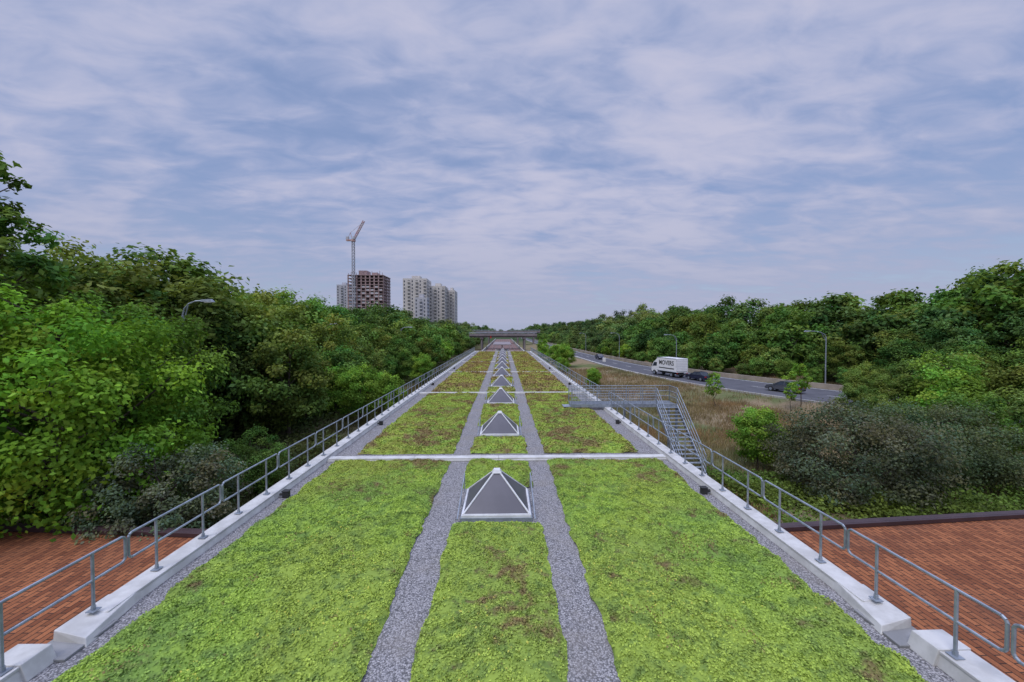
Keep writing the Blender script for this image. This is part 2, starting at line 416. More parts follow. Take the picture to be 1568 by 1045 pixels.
# ------------------------------------------------------------------ station roof
RZ = 3.0; Y0 = -4.0; Y1 = 103.3
mb = MB()
mb.box(-7.28, 7.28, Y0, Y1, -0.3, RZ-0.004)
mb.obj('station_building', [M_CONC])
mb = MB(); mb.poly([(-6.95, Y0, RZ), (6.95, Y0, RZ), (6.95, Y1, RZ), (-6.95, Y1, RZ)])
mb.obj('roof_gravel', [M_GRAVEL])
def parapet(sgn, name):
    mb = MB()
    segs = []
    y = 7.25
    while y < Y1:
        segs.append((y, min(y+5.24, Y1))); y += 5.24
    def seg(a, b, xi, xo, zt, g=0.004):
        pts = [(xi-0.06, a+g, RZ), (xo, a+g, RZ), (xo, b-g, RZ), (xi-0.06, b-g, RZ),
               (xi, a+g, zt-0.02), (xo, a+g, zt), (xo, b-g, zt), (xi, b-g, zt-0.02)]
        pts = [(p[0]*sgn, p[1], p[2]) for p in pts]
        mb.hexa(pts, 0)
        mb.hexa([((xi-0.02)*sgn, a+g, zt-0.06), ((xi+0.02)*sgn, a+g, zt-0.06), ((xi+0.02)*sgn, b-g, zt-0.06), ((xi-0.02)*sgn, b-g, zt-0.06),
                 ((xi-0.02)*sgn, a+g, zt-0.006), ((xi+0.02)*sgn, a+g, zt-0.006), ((xi+0.02)*sgn, b-g, zt-0.006), ((xi-0.02)*sgn, b-g, zt-0.006)], 0)
    for a, b in segs: seg(a, b, 6.90, 7.30, RZ+0.2)
    seg(-4, 1.6, 6.98, 7.45, RZ+0.25); seg(1.6, 6.35, 6.98, 7.45, RZ+0.25)
    mb.box(min(6.7*sgn, 7.35*sgn), max(6.7*sgn, 7.35*sgn), 6.36, 7.24, RZ, RZ+0.05, 1)
    mb.hexa([(p[0]*sgn, p[1], p[2]) for p in [(6.66, 6.65, RZ+0.0), (7.31, 6.75, RZ+0.0), (7.31, 7.7, RZ), (6.85, 7.9, RZ),
            (6.72, 6.70, RZ+0.13), (7.31, 6.77, RZ+0.215), (7.31, 7.7, RZ+0.215), (6.895, 7.9, RZ+0.19)]], 0)
    mb.hexa([(p[0]*sgn, p[1], p[2]) for p in [(6.86, 6.0, RZ), (7.47, 6.0, RZ), (7.47, 6.42, RZ), (6.86, 6.42, RZ),
            (6.95, 6.0, RZ+0.265), (7.47, 6.0, RZ+0.27), (7.47, 6.42, RZ+0.27), (6.95, 6.42, RZ+0.265)]], 0)
    mb.obj(name, [M_CAP, M_CAPD], bevel=0.012)
parapet(-1, 'parapet_wall'); parapet(1, 'parapet_wall')
mb = MB(); mb.box(-7.3, 7.3, Y1+0.003, Y1+0.4, 0, RZ+0.25); mb.obj('end_parapet_wall', [M_CAP], bevel=0.02)

BAY = 17.4; C0 = 16.1
cross = [C0+BAY*i for i in range(6) if C0+BAY*i < Y1-1]
for c in cross:
    mb = MB()
    for a, b in ((-6.8, -3.4), (-3.4, 0), (0, 3.4), (3.4, 6.8)):
        mb.box(a+0.004, b-0.004, c, c+0.34, RZ+0.002, RZ+0.13)
        mb.box(a+0.004, b-0.004, c-0.05, c-0.003, RZ+0.002, RZ+0.06)
    mb.obj('expansion_joint_cover', [M_CAP], bevel=0.01)

for c in (12.6, 22.4, 39, 56):
    for s in (-1, 1):
        mb = MB(); x = s*6.62
        mb.box(x-0.09, x+0.09, c, c+0.16, RZ+0.004, RZ+0.2, 0)
        mb.box(x-0.11, x+0.11, c-0.02, c+0.18, RZ+0.2, RZ+0.225, 0)
        mb.tube((x, c+0.08, RZ+0.1), (s*6.82, c+0.08, RZ+0.1), 0.05, n=8)
        mb.obj('roof_drain', [M_BLACK], bevel=0.01)

def skylight_mesh():
    mb = MB(); w = 0.94; h0 = 0.16; hA = 1.10; t = 0.09
    mb.box(-w-0.05, w+0.05, -w-0.05, w+0.05, 0.002, h0-0.06, 2)
    mb.box(-w-0.02, w+0.02, -w-0.02, w+0.02, h0-0.06, h0, 0)
    wi = w-0.03
    for i in range(4):
        c, s = math.cos(i*math.pi/2), math.sin(i*math.pi/2)
        R_ = lambda x, y, z: (x*c-y*s, x*s+y*c, z)
        mb.poly([R_(-wi, -wi, h0+0.005), R_(wi, -wi, h0+0.005), R_(t, -t, hA-0.06), R_(-t, -t, hA-0.06)], 1)
        mb.tube(R_(-w+0.02, -w+0.02, h0+0.01), R_(-t*0.8, -t*0.8, hA-0.04), 0.026, n=6, m=0)
        mb.tube(R_(-w+0.02, -w+0.02, h0+0.012), R_(w-0.02, -w+0.02, h0+0.012), 0.018, n=6, m=0)
    mb.hexa([(-0.14,-0.14,hA-0.07),(0.14,-0.14,hA-0.07),(0.14,0.14,hA-0.07),(-0.14,0.14,hA-0.07),
             (-0.09,-0.09,hA+0.02),(0.09,-0.09,hA+0.02),(0.09,0.09,hA+0.02),(-0.09,0.09,hA+0.02)], 0)
    q = w+0.12
    for sx in (-1, 1):
        mb.tube((sx*q, q, 0), (sx*q, q, 0.62), 0.018, n=6, m=2)
        mb.tube((sx*q, q, 0.62), (sx*(q), -q, 0.10), 0.018, n=6, m=2)
        mb.tube((sx*q, 0, 0), (sx*q, 0, 0.36), 0.015, n=6, m=2)
    return mb.mesh('skylight', [M_WHITE, M_GLASS, M_GALV])
sk = skylight_mesh(); skys = []
for i in range(-1, 6):
    bc = C0+BAY*i+0.15+BAY/2
    for d in (-4.35, 4.35):
        y = bc+d
        if y < 8 or y > Y1-2: continue
        o = bpy.data.objects.new('pyramid_skylight', sk); S.collection.objects.link(o)
        o.location = (0, y, RZ); skys.append(y)
skys.sort()

# sedum beds
bedrng = np.random.default_rng(11)
LV = []; LT = []
def bed_h(x, y, x0, x1, y0, y1):
    e = np.minimum(np.minimum(x-x0, x1-x), np.minimum(y-y0, y1-y))
    e = np.clip(e+ (fbm(x*3, y*3, 5)-0.47)*0.15, 0, 1)
    return (0.10+0.16*(fbm(x*0.9, y*0.9, 2)-0.35)+0.20*(fbm(x*2.6, y*2.6, 8)-0.42))*(1-np.exp(-e/0.08))
bedV = []; bedQ = []; bo = 0
def bed(x0, x1, y0, y1):
    global bo
    if y1-y0 < 0.3: return
    res = 0.07 if y0 < 16 else (0.14 if y0 < 33 else 0.4)
    nx = max(int((x1-x0)/res), 6); ny = max(int((y1-y0)/res), 4)
    xs = np.linspace(x0, x1, nx); ys = np.linspace(y0, y1, ny)
    X, Y = np.meshgrid(xs, ys); Zz = RZ+0.002+np.maximum(bed_h(X, Y, x0, x1, y0, y1), 0.004)
    jx = (fbm(X*2.2, Y*2.2, 21)-0.47)*0.26; jy = (fbm(X*2.2, Y*2.2, 31)-0.47)*0.16
    Vv = np.stack([(X+jx).ravel(), (Y+jy).ravel(), Zz.ravel()], axis=1)
    ii = np.arange((ny-1)*nx).reshape(ny-1, nx)[:, :-1].ravel()
    bedV.append(Vv); bedQ.append(np.stack([ii, ii+1, ii+1+nx, ii+nx], axis=1)+bo); bo += len(Vv)
    area = (x1-x0)*(y1-y0)
    if y0 < 16: dens, size = 2500, 0.037
    elif y0 < 33: dens, size = 700, 0.06
    else: dens, size = 110, 0.12
    n = int(area*dens)
    x = bedrng.uniform(x0, x1, n); y = bedrng.uniform(y0, y1, n)
    k = fbm(x*3.5, y*3.5, 77) > bedrng.uniform(0.12, 0.6, n)
    x = x[k]; y = y[k]; n = len(x)
    z = RZ+np.maximum(bed_h(x, y, x0, x1, y0, y1), 0.004)+bedrng.uniform(0, 0.9, n)*size
    jx = (fbm(x*2.2, y*2.2, 21)-0.47)*0.26; jy = (fbm(x*2.2, y*2.2, 31)-0.47)*0.16
    P = np.stack([x+jx, y+jy, z], axis=1)
    Nn = unit(bedrng.normal(size=(n, 3))*0.6+np.array([0, 0, 0.85]))
    Ls = size*bedrng.uniform(0.5, 1.4, n)
    LV.append(leaf_quads(P, Nn, Ls, bedrng, 0.85))
    T = np.zeros((n, 3)); T[:, 0] = bedrng.uniform(0, 1, n)*0.45+0.55*fbm(x*5, y*5, 4)+0.08
    fl = (bedrng.uniform(size=n) < 0.03*sstep((vnoise(x*0.7, y*0.7, 40)-0.5)*4)); T[:, 1] = fl*0.6
    rd = (bedrng.uniform(size=n) < 0.25*sstep((fbm(x*1.4, y*1.4, 50)-0.60)*9)); T[:, 2] = rd*0.7
    LT.append(np.repeat(T, 4, axis=0))
OUT1 = 6.42; OUT2 = 6.02
for i in range(-1, 5):
    a = max(C0+BAY*i+0.8, 2.5) if i >= 0 else 3.6
    b = C0+BAY*(i+1)-0.12
    if i >= 0: a = C0+BAY*i+0.95
    o = OUT1 if i < 0 else OUT2
    bed(-o, -1.95, a, b); bed(1.95, o, a, b)
    ss = [s for s in skys if a < s < b]
    cur = a
    for s in ss:
        bed(-1.2, 1.2, cur, s-1.12); cur = s+1.35
    bed(-1.2, 1.2, cur, b)
me = np_mesh('sedum_bed', np.concatenate(bedV), np.concatenate(bedQ), np.zeros(sum(len(q) for q in bedQ)), np.array([[0.3, 0, 0]]), [M_SEDUM])
me.polygons.foreach_set('use_smooth', [True]*len(me.polygons))
gr = empty('green_roof')
o = bpy.data.objects.new('sedum_bed', me); S.collection.objects.link(o); o.parent = gr
LVc = np.concatenate(LV); nq = len(LVc)//4
me = np_mesh('sedum_leaves', LVc, np.arange(nq*4).reshape(-1, 4), np.zeros(nq), np.concatenate(LT), [M_SEDUM])
o = bpy.data.objects.new('sedum_leaves', me); S.collection.objects.link(o); o.parent = gr

# ------------------------------------------------------------------ railings
def railing(sgn, name):
    mb = MB(); x = 7.1*sgn; zb = RZ+0.2; r = 0.024
    for k in range(-3, 36):
        a = 7.87+2.62*k+0.035; b = a+2.62-0.07
        if b > Y1: break
        if sgn > 0 and k == 7: continue
        zb = RZ+0.2 if k >= 0 else RZ+0.235
        zt = RZ+1.27; zm = RZ+0.78
        c = 0.07
        n = 8 if a < 30 else 5
        mb.tube((x, a+c, zt), (x, b-c, zt), r, n=n); mb.tube((x, a+c, zm), (x, b-c, zm), r, n=n)
        for e, d in ((a, 1), (b, -1)):
            mb.tube((x, e+d*c, zt), (x, e+d*0.02, zt-0.03), r, n=n); mb.tube((x, e+d*0.02, zt-0.03), (x, e, zt-c), r, n=n)
            mb.tube((x, e, zt-c), (x, e, zm+c), r, n=n)
            mb.tube((x, e, zm+c), (x, e+d*0.02, zm+0.03), r, n=n); mb.tube((x, e+d*0.02, zm+0.03), (x, e+d*c, zm), r, n=n)
        for p in (a+0.62, a+0.62+1.31):
            mb.tube((x, p, zb), (x, p, zt), r*1.08, n=n)
            mb.box(x-0.075, x+0.075, p-0.075, p+0.075, zb+0.004, zb+0.018)
            mb.tube((x, p, zb+0.015), (x, p, zb+0.09), r*1.5, n=n)
    mb.obj(name, [M_GALV], smooth=False)
railing(-1, 'guard_railing'); railing(1, 'guard_railing')

st = empty('access_stairs')
mb = MB()
PX0, PX1, PY0, PY1, PZ = 4.7, 11.75, 26.45, 27.75, 3.38
for i in range(int((PX1-PX0)/0.07)):
    mb.box(PX0+i*0.07, PX0+i*0.07+0.035, PY0+0.05, PY1-0.05, PZ-0.04, PZ)
for y in (PY0, PY1-0.05): mb.box(PX0, PX1, y, y+0.05, PZ-0.2, PZ+0.02)
for x in (PX0, PX1-0.05): mb.box(x, x+0.05, PY0+0.052, PY1-0.052, PZ-0.2, PZ-0.045)
mb.box(4.2, PX0-0.01, PY0+0.2, PY1-0.2, RZ+0.17, RZ+0.2)
def rail_line(p0, p1, n, hh=1.07, r=0.022, bal=0):
    p0 = Vector(p0); p1 = Vector(p1); up = Vector((0, 0, 1))
    for h in (hh, hh*0.66, hh*0.33): mb.tube(p0+up*h, p1+up*h, r, n=6)
    for i in range(n+1):
        p = p0.lerp(p1, i/n); mb.tube(p, p+up*hh, r, n=6)
    for i in range(bal):
        p = p0.lerp(p1, (i+0.5)/bal); mb.tube(p+up*0.1, p+up*hh, 0.008, n=4)
SX0, SX1 = 10.35, 11.75
rail_line((PX0, PY0, PZ), (SX0, PY0, PZ), 6, bal=50); rail_line((PX0, PY1, PZ), (PX1, PY1, PZ), 7, bal=60)
rail_line((PX1, PY0, PZ), (PX1, PY1, PZ), 1, bal=10)
for x in (8.6, 11.7):
    for y in (PY0+0.03, PY1-0.03): mb.box(x-0.06, x+0.06, y-0.06, y+0.06, -0.5, PZ-0.2)
NS = 17; run = 3.9; ye = PY0-run
for i in range(NS):
    y = PY0-(i+1)*run/NS; z = PZ-(i+1)*(PZ-0.0)/(NS+1)
    mb.box(SX0+0.05, SX1-0.05, y, y+0.25, z-0.035, z)
for x in (SX0, SX1-0.05):
    mb.hexa([(x, ye-0.1, -0.25), (x+0.05, ye-0.1, -0.25), (x+0.05, PY0-0.003, PZ-0.3), (x, PY0-0.003, PZ-0.3),
             (x, ye-0.1, 0.08), (x+0.05, ye-0.1, 0.08), (x+0.05, PY0-0.003, PZ+0.02), (x, PY0-0.003, PZ+0.02)])
    rail_line((x+0.025, PY0, PZ), (x+0.025, ye, 0.1), 4, bal=0)
mb.obj('steel_stair', [M_GALV], st)

# ------------------------------------------------------------------ brick wings (far edge runs slightly askew)
for s in (-1, 1):
    w = empty('brick_wing_building')
    def hx(x0, x1, ya0, ya1, yb0, yb1, z0, z1, slope=0.0):
        p = [(x0*s, ya0, z0), (x1*s, ya1, z0), (x1*s, yb1, z0), (x0*s, yb0, z0), (x0*s, ya0, z1), (x1*s, ya1, z1+slope), (x1*s, yb1, z1+slope), (x0*s, yb0, z1)]
        return p if s > 0 else [p[i] for i in (1, 0, 3, 2, 5, 4, 7, 6)]
    k = 0.085*(30-7.34)
    mb = MB(); mb.hexa(hx(7.34, 30, -8, -8, 13.0, 13.0+k, -0.5, 1.5)); mb.obj('brick_roof', [M_BRICK], w)
    mb = MB(); mb.hexa(hx(7.34, 30, 13.003, 13.003+k, 13.25, 13.25+k, -0.5, 1.66)); mb.hexa(hx(7.34, 30, 12.92, 12.92+k, 13.0, 13.0+k, 1.503, 1.66))
    mb.obj('coping', [M_MAROON], w, bevel=0.02)
    a2, b2 = sorted((7.345*s, 7.6*s))
    mb = MB(); mb.box(a2, b2, -8, 12.9, 1.503, 1.6); mb.obj('flashing', [M_CAPD], w)

# ------------------------------------------------------------------ tracks and bridges beyond
tr = empty('railway_tracks')
mb = MB(); mb.box(-7.2, 7.2, Y1+0.45, 420, -0.2, 0.35); mb.obj('ballast', [M_BALLAST], tr)
mb = MB()
for c in (-4, 4, -0.5):
    for d in (-0.75, 0.75): mb.box(c+d-0.06, c+d+0.06, Y1+1, 420, 0.355, 0.55)
mb.obj('rails', [M_RAIL], tr)
mb = MB()
for s in (-1, 1):
    mb.box(s*7.6-0.2, s*7.6+0.2, Y1+0.45, 400, -0.5, 1.3)
mb.obj('retaining_wall', [M_CONC], bevel=0.03)
mb = MB()
mb.box(-3.0, 2.4, 128, 160, 0.36, 1.2, 0); mb.box(-3.3, 2.7, 127, 161, 3.9, 4.15, 1)
for y in range(129, 161, 5):
    mb.tube((-0.3, y, 1.2), (-0.3, y, 3.9), 0.12, n=8)
mb.obj('platform_canopy', [M_CONC, M_BRIDGE])

def bridge(name, y, zt, half, wd, mat):
    mb = MB()
    mb.box(-half, half, y, y+wd, zt-0.5, zt, 0)
    for g_ in range(4):
        yy_ = y+0.6+g_*(wd-1.6)/3
        mb.box(-half, half, yy_, yy_+0.4, zt-1.2, zt-0.503, 0)
    for yy_ in (y, y+wd-0.25):
        mb.box(-half, half, yy_, yy_+0.25, zt+0.003, zt+0.4, 0)
        for h in (0.75, 1.05): mb.tube((-half, yy_+0.12, zt+h), (half, yy_+0.12, zt+h), 0.05, n=5, m=1)
        x = -half
        while x <= half:
            mb.tube((x, yy_+0.12, zt+0.4), (x, yy_+0.12, zt+1.05), 0.05, n=5, m=1); x += 2.4
    for px in (-20, -9.5, 9.5, 20, 34):
        if abs(px) > half: continue
        mb.box(px-0.7, px+0.7, y+0.5, y+wd-0.5, zt-1.8, zt-1.203, 0)
        for k in range(3):
            yc = y+1.2+k*(wd-2.4)/2
            mb.tube((px, yc, -0.5), (px, yc, zt-1.803), 0.45, n=12, m=0)
    mb.obj(name, [mat, M_GALV], bevel=0.0)
bridge('road_bridge', 178, 6.8, 15, 8, M_BRIDGE)
bridge('road_bridge', 262, 8.2, 24, 8, M_BRIDGE)
mb = MB()
mb.tube((-5.4, 177.9, 5.5), (-5.4, 177.9, 5.9), 0.3, n=12); mb.box(-5.6, -5.2, 177.6, 177.9, 5.2, 6.3)
mb.obj('signal_lamp', [M_RED])

# ------------------------------------------------------------------ street lamps
def lamp(x, y, h, arm, ang):
    z0 = float(gz(x, y))
    mb = MB()
    mb.tube((0, 0, -0.3), (0, 0, 0.5), 0.16, 0.14, n=10)
    mb.tube((0, 0, 0.5), (0, 0, h-0.9), 0.10, 0.065, n=8)
    pts = [(0, h-0.9), (arm*0.08, h-0.5), (arm*0.3, h-0.2), (arm*0.65, h-0.03), (arm, h)]
    for (a, b), (c, d) in zip(pts[:-1], pts[1:]): mb.tube((a, 0, b), (c, 0, d), 0.05, 0.04, n=8)
    mb.tube((0, 0, h-1.5), (arm*0.3, 0, h-0.2), 0.03, n=6)
    mb.hexa([(arm-0.05,-0.09,h-0.06),(arm+0.7,-0.14,h-0.08),(arm+0.7,0.14,h-0.08),(arm-0.05,0.09,h-0.06),
             (arm-0.05,-0.07,h+0.07),(arm+0.55,-0.10,h+0.10),(arm+0.55,0.10,h+0.10),(arm-0.05,0.07,h+0.07)], 0)
    mb.hexa([(arm+0.2,-0.1,h-0.13),(arm+0.6,-0.1,h-0.13),(arm+0.6,0.1,h-0.13),(arm+0.2,0.1,h-0.13),
             (arm+0.15,-0.12,h-0.075),(arm+0.65,-0.12,h-0.075),(arm+0.65,0.12,h-0.075),(arm+0.15,0.12,h-0.075)], 1)
    o = mb.obj('street_lamp', [M_GALV, M_HEAD]); o.location = (x, y, z0); o.rotation_euler[2] = ang
lamp(-19.5, 25.2, 10.1, 1.2, RAD(0)); lamp(-20.2, 46, 9.2, 1.4, 0)
lamp(-20.2, 80, 9.0, 1.7, 0)
lamp(47.8, 58.5, 8.2, 2.4, RAD(175))
lamp(37, 85, 7.6, 2.0, RAD(180)); lamp(34.3, 118, 7.6, 2.0, RAD(180)); lamp(33, 160, 7.6, 2.0, RAD(180))

# ------------------------------------------------------------------ vehicles
def wheel(mb, x, y, r, w, mt, mr):
    mb.tube((x-w/2, y, r), (x+w/2, y, r), r, n=18, m=mt)
    mb.tube((x-w/2-0.01, y, r), (x+w/2+0.01, y, r), r*0.58, n=12, m=mr)
def truck(x, y, ang):
    e = empty('box_truck', (x, y, 0.11), ang)
    mb = MB()
    mb.box(-1.2, 1.2, -3.6, 1.75, 0.95, 3.35, 0)
    for s in (-1, 1):
        mb.box(s*1.2-0.02, s*1.2+0.02, -3.62, 1.77, 0.93, 1.03, 2); mb.box(s*1.2-0.02, s*1.2+0.02, -3.62, 1.77, 3.28, 3.38, 2)
    mb.box(-1.1, 1.1, -3.62, -3.602, 1.1, 3.2, 2)
    for k in range(7): mb.box(-1.08, 1.08, -3.64, -3.621, 1.15+k*0.29, 1.41+k*0.29, 0)
    mb.obj('cargo_box', [M_TRUCK, M_BLACK, M_GALV], e, bevel=0.02)
    mb = MB()
    mb.box(-0.45, 0.45, -3.5, 3.5, 0.55, 0.9, 1)
    mb.box(-1.15, 1.15, -3.75, -3.6, 0.5, 0.7, 1)
    for s in (-1, 1):
        wheel(mb, s*0.95, -2.2, 0.45, 0.42, 1, 2); wheel(mb, s*0.98, 2.75, 0.45, 0.28, 1, 2)
        mb.box(s*1.0-0.12, s*1.0+0.12, -3.68, -3.645, 0.75, 0.88, 3)
    mb.obj('chassis', [M_TRUCK, M_BLACK, M_GALV, M_RED], e)
    mb = MB()
    mb.hexa([(-1.0,1.85,0.6),(1.0,1.85,0.6),(1.0,3.75,0.6),(-1.0,3.75,0.6),(-1.0,1.85,1.6),(1.0,1.85,1.6),(1.0,3.75,1.5),(-1.0,3.75,1.5)],0)
    mb.hexa([(-1.0,1.85,1.603),(1.0,1.85,1.603),(1.0,3.7,1.503),(-1.0,3.7,1.503),(-0.92,1.85,2.55),(0.92,1.85,2.55),(0.92,3.1,2.5),(-0.92,3.1,2.5)],0)
    mb.hexa([(-0.95,1.9,2.55),(0.95,1.9,2.55),(0.9,2.9,2.55),(-0.9,2.9,2.55),(-0.95,1.9,3.2),(0.95,1.9,3.2),(0.8,2.2,3.15),(-0.8,2.2,3.15)],0)
    for s in (-1, 1):
        mb.poly([(s*1.012,2.15,1.68),(s*1.012,3.4,1.63),(s*0.945,2.98,2.38),(s*0.945,2.15,2.40)],1)
        mb.box(s*1.18-0.05, s*1.18+0.05, 3.35, 3.45, 1.6, 2.1, 2); mb.tube((s*0.98,3.3,2.0),(s*1.18,3.4,2.0),0.02,n=5,m=2)
    mb.poly([(-0.9,3.62,1.66),(0.9,3.62,1.66),(0.82,3.18,2.42),(-0.82,3.18,2.42)],1)
    mb.box(-1.0,1.0,3.755,3.85,0.5,0.85,2)
    for s in (-1,1): mb.box(s*0.75-0.15,s*0.75+0.15,3.752,3.79,1.0,1.2,3)
    mb.obj('cab', [M_TRUCK, M_WIN, M_BLACK, M_HEAD], e, bevel=0.03)
    cu = bpy.data.curves.new('side_lettering', 'FONT'); cu.body = 'MOVERS'; cu.size = 1.1; cu.offset = 0.02
    cu.align_x = 'CENTER'; cu.align_y = 'CENTER'; cu.extrude = 0.004
    cu.materials.append(M_BLACK)
    t = bpy.data.objects.new('side_lettering', cu); S.collection.objects.link(t); t.parent = e
    t.location = (-1.215, -0.9, 2.45); t.rotation_euler = (RAD(90), 0, RAD(-90))
    mb = MB(); mb.box(-1.222, -1.204, -3.0, 1.2, 1.45, 1.62); mb.obj('side_stripe', [M_BLACK], e)
def car(x, y, ang, mat, z=0.11):
    e = empty('car', (x, y, z), ang)
    prof = [(-2.2,0.35,0.84),(-2.22,0.62,0.86),(-2.1,0.95,0.84),(-1.3,1.0,0.86),(0.9,0.96,0.87),(1.9,0.80,0.82),(2.18,0.62,0.78),(2.2,0.35,0.76)]
    mb = MB()
    top = [(p[0], p[1], p[2]) for p in prof]
    for (a, b) in zip(top[:-1], top[1:]):
        mb.poly([(-a[2],a[0],a[1]),(a[2],a[0],a[1]),(b[2],b[0],b[1]),(-b[2],b[0],b[1])],0)
    mb.poly([(-p[2],p[0],p[1]) for p in top],0); mb.poly([(p[2],p[0],p[1]) for p in reversed(top)],0)
    mb.poly([(-0.84,-2.2,0.3),(0.84,-2.2,0.3),(0.76,2.2,0.3),(-0.76,2.2,0.3)],2)
    gh = [(-1.75,0.98,0.80),(-1.0,1.42,0.62),(0.15,1.45,0.62),(1.05,0.97,0.80)]
    L_ = [(-p[2],p[0],p[1]) for p in gh]; R_ = [(p[2],p[0],p[1]) for p in gh]
    mb.poly([L_[0],R_[0],R_[1],L_[1]],1); mb.poly([L_[1],R_[1],R_[2],L_[2]],0); mb.poly([L_[2],R_[2],R_[3],L_[3]],1)
    mb.poly(L_,1); mb.poly(R_[::-1],1)
    for s in (-1,1):
        mb.tube((s*0.80,-1.75,0.98),(s*0.62,-1.0,1.43),0.035,n=5,m=0); mb.tube((s*0.62,0.15,1.455),(s*0.80,1.05,0.98),0.03,n=5,m=0)
        mb.tube((s*0.815,-0.35,0.98),(s*0.63,-0.35,1.44),0.03,n=5,m=0)
        mb.tube((s*0.63,-1.0,1.43),(s*0.63,0.15,1.46),0.03,n=5,m=0)
        wheel(mb,s*0.76,-1.35,0.33,0.22,2,3); wheel(mb,s*0.74,1.35,0.33,0.22,2,3)
        mb.box(s*0.62-0.16,s*0.62+0.16,-2.24,-2.16,0.68,0.84,4); mb.box(s*0.58-0.14,s*0.58+0.14,2.12,2.2,0.56,0.68,5)
        mb.box(s*0.93-0.07,s*0.93+0.07,0.72,0.84,0.95,1.08,0)
    mb.box(-0.7,0.7,-2.26,-2.19,0.35,0.5,2)
    mb.obj('car_body',[mat,M_WIN,M_BLACK,M_GALV,M_RED,M_HEAD],e)
def heading(y): return math.atan2(-(mid(y+2)-mid(y-2)), 4)
truck(30.4, 73.0, heading(73)+0.02)
car(32.6, 66.2, heading(66), M_BLUE)
car(28.5, 118.0, heading(118)+math.pi, M_BLUE)
car(38.0, 53.3, heading(53), M_SILVER)
mb = MB(); mb.tube((0,0,-0.2),(0,0,2.4),0.04,n=6); mb.box(-0.35,0.35,-0.045,-0.04+0.02,1.6,2.5,1)
o = mb.obj('traffic_sign',[M_GALV,M_WHITE]); o.location=(22.3,88,0)

# ------------------------------------------------------------------ buildings on the skyline
def tower(name, x0, x1, y0, dep, z1, mat, fl=3.0, cols=5, rot=0):
    e = empty(name)
    mb = MB(); mb.box(x0, x1, y0, y0+dep, -2, z1, 0)
    mb.box(x0+(x1-x0)*0.3, x0+(x1-x0)*0.65, y0+dep*0.3, y0+dep*0.7, z1+0.003, z1+3.0, 0)
    mb.obj('walls', [mat], e)
    mb = MB(); n = int((z1-6)/fl); w = (x1-x0)/cols
    for f in range(n):
        z = z1-1.0-(f+1)*fl+1.0
        for c in range(cols):
            a = x0+w*c+w*0.22; b = a+w*(0.55 if c % 2 else 0.30)
            mb.box(a, b, y0-0.12, y0-0.01, z-0.2, z+1.3, 0)
            if c % 2: mb.box(a-0.2, b+0.2, y0-1.3, y0-0.01, z-0.55, z-0.3, 1); mb.box(a-0.2, b+0.2, y0-1.3, y0-1.2, z-0.3, z+0.6, 1)
        for c in range(4):
            ya = y0+dep*(c+0.2)/4; yb = ya+dep*0.10
            mb.box(x1+0.01, x1+0.12, ya, yb, z-0.2, z+1.3, 0)
    mb.obj('windows_and_balconies', [M_TWIN, mat], e)
    return e
tower('apartment_tower', -86.5, -66, 350, 22, 54, M_TOWER, cols=6)
tower('apartment_tower', -66+0.01, -52, 362, 22, 49, M_TOWER, cols=4)
tower('apartment_tower', -52, -45, 375, 22, 46.5, M_TOWER, cols=3)
tower('apartment_tower', -72, -62, 330, 10, 36, M_TOWERG, cols=3)
tower('apartment_tower', -184, -172, 450, 20, 60, M_TOWERG, cols=3)
tower('apartment_tower', -190, -178, 520, 20, 68, M_TOWER, cols=3)
ct = empty('tower_under_construction'); mb = MB(); x0, x1, y0, y1 = -153, -118, 400, 426
zt = 64
mb.box(x0+3, x1-3, y0+3, y1-3, -2, zt-2, 1)
mb.box(x0+9, x0+17, y0+6, y1-8, zt-1.9, zt+5, 0); mb.box(x0+22, x0+27, y0+6, y1-8, zt-1.9, zt+3, 0)
f = 3.1; z = zt; k = 0
while z > 10:
    mb.box(x0, x1, y0, y1, z-0.55, z, 0)
    for c in range(9):
        xx = x0+0.5+c*(x1-x0-1)/8
        mb.box(xx-0.55, xx+0.55, y0+0.3, y0+1.2, z-f+0.003, z-0.553, 0)
    for c in range(6):
        yy_ = y0+0.8+c*(y1-y0-1.6)/5
        mb.box(x1-1.2, x1-0.3, yy_-0.5, yy_+0.5, z-f+0.003, z-0.553, 0)
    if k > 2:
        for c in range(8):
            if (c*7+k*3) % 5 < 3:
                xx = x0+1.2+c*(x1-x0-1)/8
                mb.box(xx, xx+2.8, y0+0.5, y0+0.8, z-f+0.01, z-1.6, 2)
    z -= f; k += 1
for c in range(14):
    xx = x0+1+c*(x1-x0-2)/13; mb.tube((xx, y0+0.6, zt), (xx, y0+0.6, zt+1.6+(c*37 % 5)*0.6), 0.25, n=4, m=0)
mb.obj('floors', [M_PINK, M_DARK, M_TOWERG], ct)
mb = MB(); cx, cy = -145.5, 396; w = 1.1
def lattice(p0, p1, w, seg, r, m=0):
    p0 = Vector(p0); p1 = Vector(p1); d = (p1-p0).normalized()
    a = d.cross(Vector((0,1,0.01))).normalized(); b = d.cross(a)
    cs = [a*w+b*w, a*w-b*w, -a*w-b*w, -a*w+b*w]
    for c in cs: mb.tube(p0+c, p1+c, r, n=4, m=m)
    n = max(int((p1-p0).length/seg), 1)
    for i in range(n):
        q0 = p0.lerp(p1, i/n); q1 = p0.lerp(p1, (i+1)/n)
        for j in range(4):
            mb.tube(q0+cs[j], q1+cs[(j+1) % 4], r*0.7, n=4, m=m); mb.tube(q0+cs[j], q0+cs[(j+1) % 4], r*0.7, n=4, m=m)
lattice((cx, cy, 0), (cx, cy, 96), w, 3, 0.24, 1)
lattice((cx+1, cy, 98), (cx+10.5, cy, 115.5), 0.8, 2.5, 0.2)
mb.box(cx-1.8, cx+1.8, cy-1.8, cy+1.8, 95.5, 97.5, 0)
